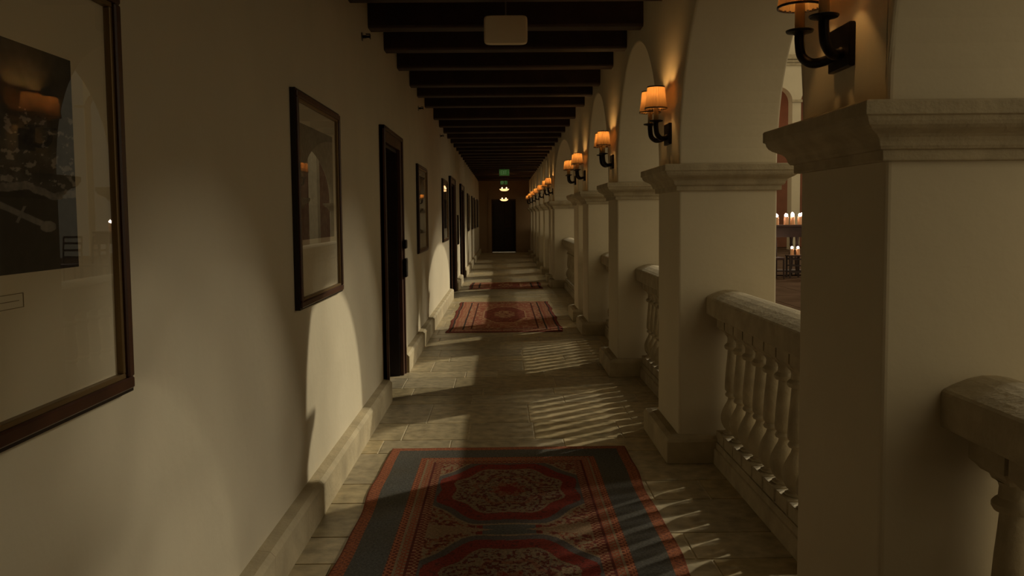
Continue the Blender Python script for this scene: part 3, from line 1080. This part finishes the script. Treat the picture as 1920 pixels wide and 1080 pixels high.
# unseen screen added to dim the main sun on the near arch bays
bm = NB()
for k in range(14):                       # spaced slats let part of the sun through
    box(bm, 26.4, 26.5, -12, 23.9, 17.2 + .42 * k, 17.2 + .42 * k + .30)
for y in range(-12, 25, 3): box(bm, 26.5, 26.6, y, y + .1, 0, 23)
struct(obj('sun_blocker', bm, 'stucco'))
for x in (9.5, 12.0):
    l = bpy.data.lights.new('hall_light', 'POINT'); l.energy = 14; l.color = (1, .6, .3); l.shadow_soft_size = .2
    o = bpy.data.objects.new('hall_light', l); o.location = (x, HY + 1.6, 5.6); C.objects.link(o)

# tall console table with candles, stand, chairs
t = empty('console_table', (7.05, 20, 0), 'tall dark wooden console table carrying many lit candles, seen past the second pillar', 'table')
bm = NB(); box(bm, -.75, .75, -.28, .28, 1.17, 1.225, .008, 1); obj('tabletop', bm, 'wood_dark', t)
bm = NB(); box(bm, -.70, .70, -.24, .24, .93, 1.17); obj('apron', bm, 'wood_dark', t)
for sx in (-.64, 0, .64):
    for sy in (-.20, .20):
        bm = NB(); lathe(bm, [(.03, 0), (.045, .03), (.03, .08), (.025, .12), (.045, .25), (.055, .42), (.045, .60), (.026, .68), (.042, .72), (.036, .80), (.045, .93)], sx, sy, 14)
        obj('leg', bm, 'wood_dark', t, smooth=True)
bm = NB(); box(bm, -.66, .66, -.22, .22, .10, .13); obj('stretcher', bm, 'wood_dark', t)


def candle(h, r):
    bm = NB(); lathe(bm, [(r * 1.25, 0), (r * 1.3, .006), (r, .008), (r, h), (r * .8, h + .004), (r * .2, h - .004)], 0, 0, 18)
    o = tag(obj('candle', bm, 'wax', smooth=True), '', 'candle')
    bm = NB(); lathe(bm, [(.004, h), (.026, h + .014), (.036, h + .036), (.028, h + .058), (.006, h + .078)], 0, 0, 12)
    obj('flame', bm, 'flame', o, smooth=True)
    return o


c0 = candle(.19, .05)
cl_ = [(6.63, .06, 1), (6.80, -.17, 1), (6.90, .17, 1.02), (6.95, -.15, .98), (7.02, .04, 1.04), (7.07, .19, 1.12), (7.12, -.17, 1.02), (7.24, .02, 1.08), (7.33, .19, .98), (7.38, -.16, 1.0), (6.56, -.18, .95), (7.52, .05, 1)]
for i, (x, dy, s) in enumerate(cl_):
    o = c0 if i == 0 else dup(c0, (0, 0, 0))
    o.location = (x, 20 + dy, 1.2252); o.scale = (1, 1, s)
    o['label'] = 'lit wax candle on the tall console table, %s from the left of the cluster' % ORD[sorted(c_[0] for c_ in cl_).index(x)]; o['group'] = 'candles on the console table'
t = empty('pedestal_stand', (6.78, 19.2, 0), 'low dark stand with two lit candles, in front of the console table', 'stand')
bm = NB(); box(bm, -.17, .17, -.15, .15, .50, .53, .004, 1); obj('top', bm, 'wood_dark', t)
bm = NB()
for sx in (-.14, .14):
    for sy in (-.12, .12): box(bm, sx - .018, sx + .018, sy - .018, sy + .018, 0, .5)
for z in (.12, .27, .42): box(bm, -.14, .14, -.125, -.110, z, z + .03); box(bm, -.14, .14, .110, .125, z, z + .03)
obj('frame', bm, 'wood_dark', t)
for i, x in enumerate((6.72, 6.86)):
    o = dup(c0, (x, 19.2, .5302), '%s of two lit candles on the low dark stand' % ('left' if i == 0 else 'right')); o.scale = (.85, .85, .75)
    o['group'] = 'candles on the low stand'


def chair(x, y, rot, lab):
    t = empty('dining_chair', (x, y, 0), lab, 'chair', 'dark chairs in the candlelit hall'); t.rotation_euler.z = rot
    bm = NB(); box(bm, -.22, .22, -.22, .22, .44, .50, .015, 2); obj('seat', bm, 'cloth', t)
    bm = NB()
    for sx in (-.2, .2): tube(bm, [(sx, .2, .44), (sx, .22, .8), (sx, .27, 1.12)], .02, 8)
    for z in (.62, .78, .94, 1.08): box(bm, -.2, .2, .215 + (z - .6) * .1, .240 + (z - .6) * .1, z, z + .05)
    obj('backrest', bm, 'wood_dark', t)
    for sx in (-1, 1):
        for sy in (-1, 1):
            bm = NB(); tube(bm, [(sx * .2, sy * .2, .45), (sx * .2, sy * .2, .25), (sx * .205, sy * .205, 0)], [.022, .024, .016], 8)
            obj('leg', bm, 'wood_dark', t)


chair(7.30, 18.75, .2, 'dark ladder-back chair right of the low candle stand in the hall')
chair(7.95, 18.9, -.1, 'dark ladder-back chair at the right end of the console table in the hall')
chair(6.15, 18.9, .1, 'dark ladder-back chair left of the low candle stand in the hall')
for x, y, z in ((7.0, 19.6, 1.7), (6.8, 18.9, .9)):
    l = bpy.data.lights.new('candle_light', 'POINT'); l.energy = 2; l.color = (1, .45, .2); l.shadow_soft_size = .1
    o = bpy.data.objects.new('candle_light', l); o.location = (x, y, z); C.objects.link(o)
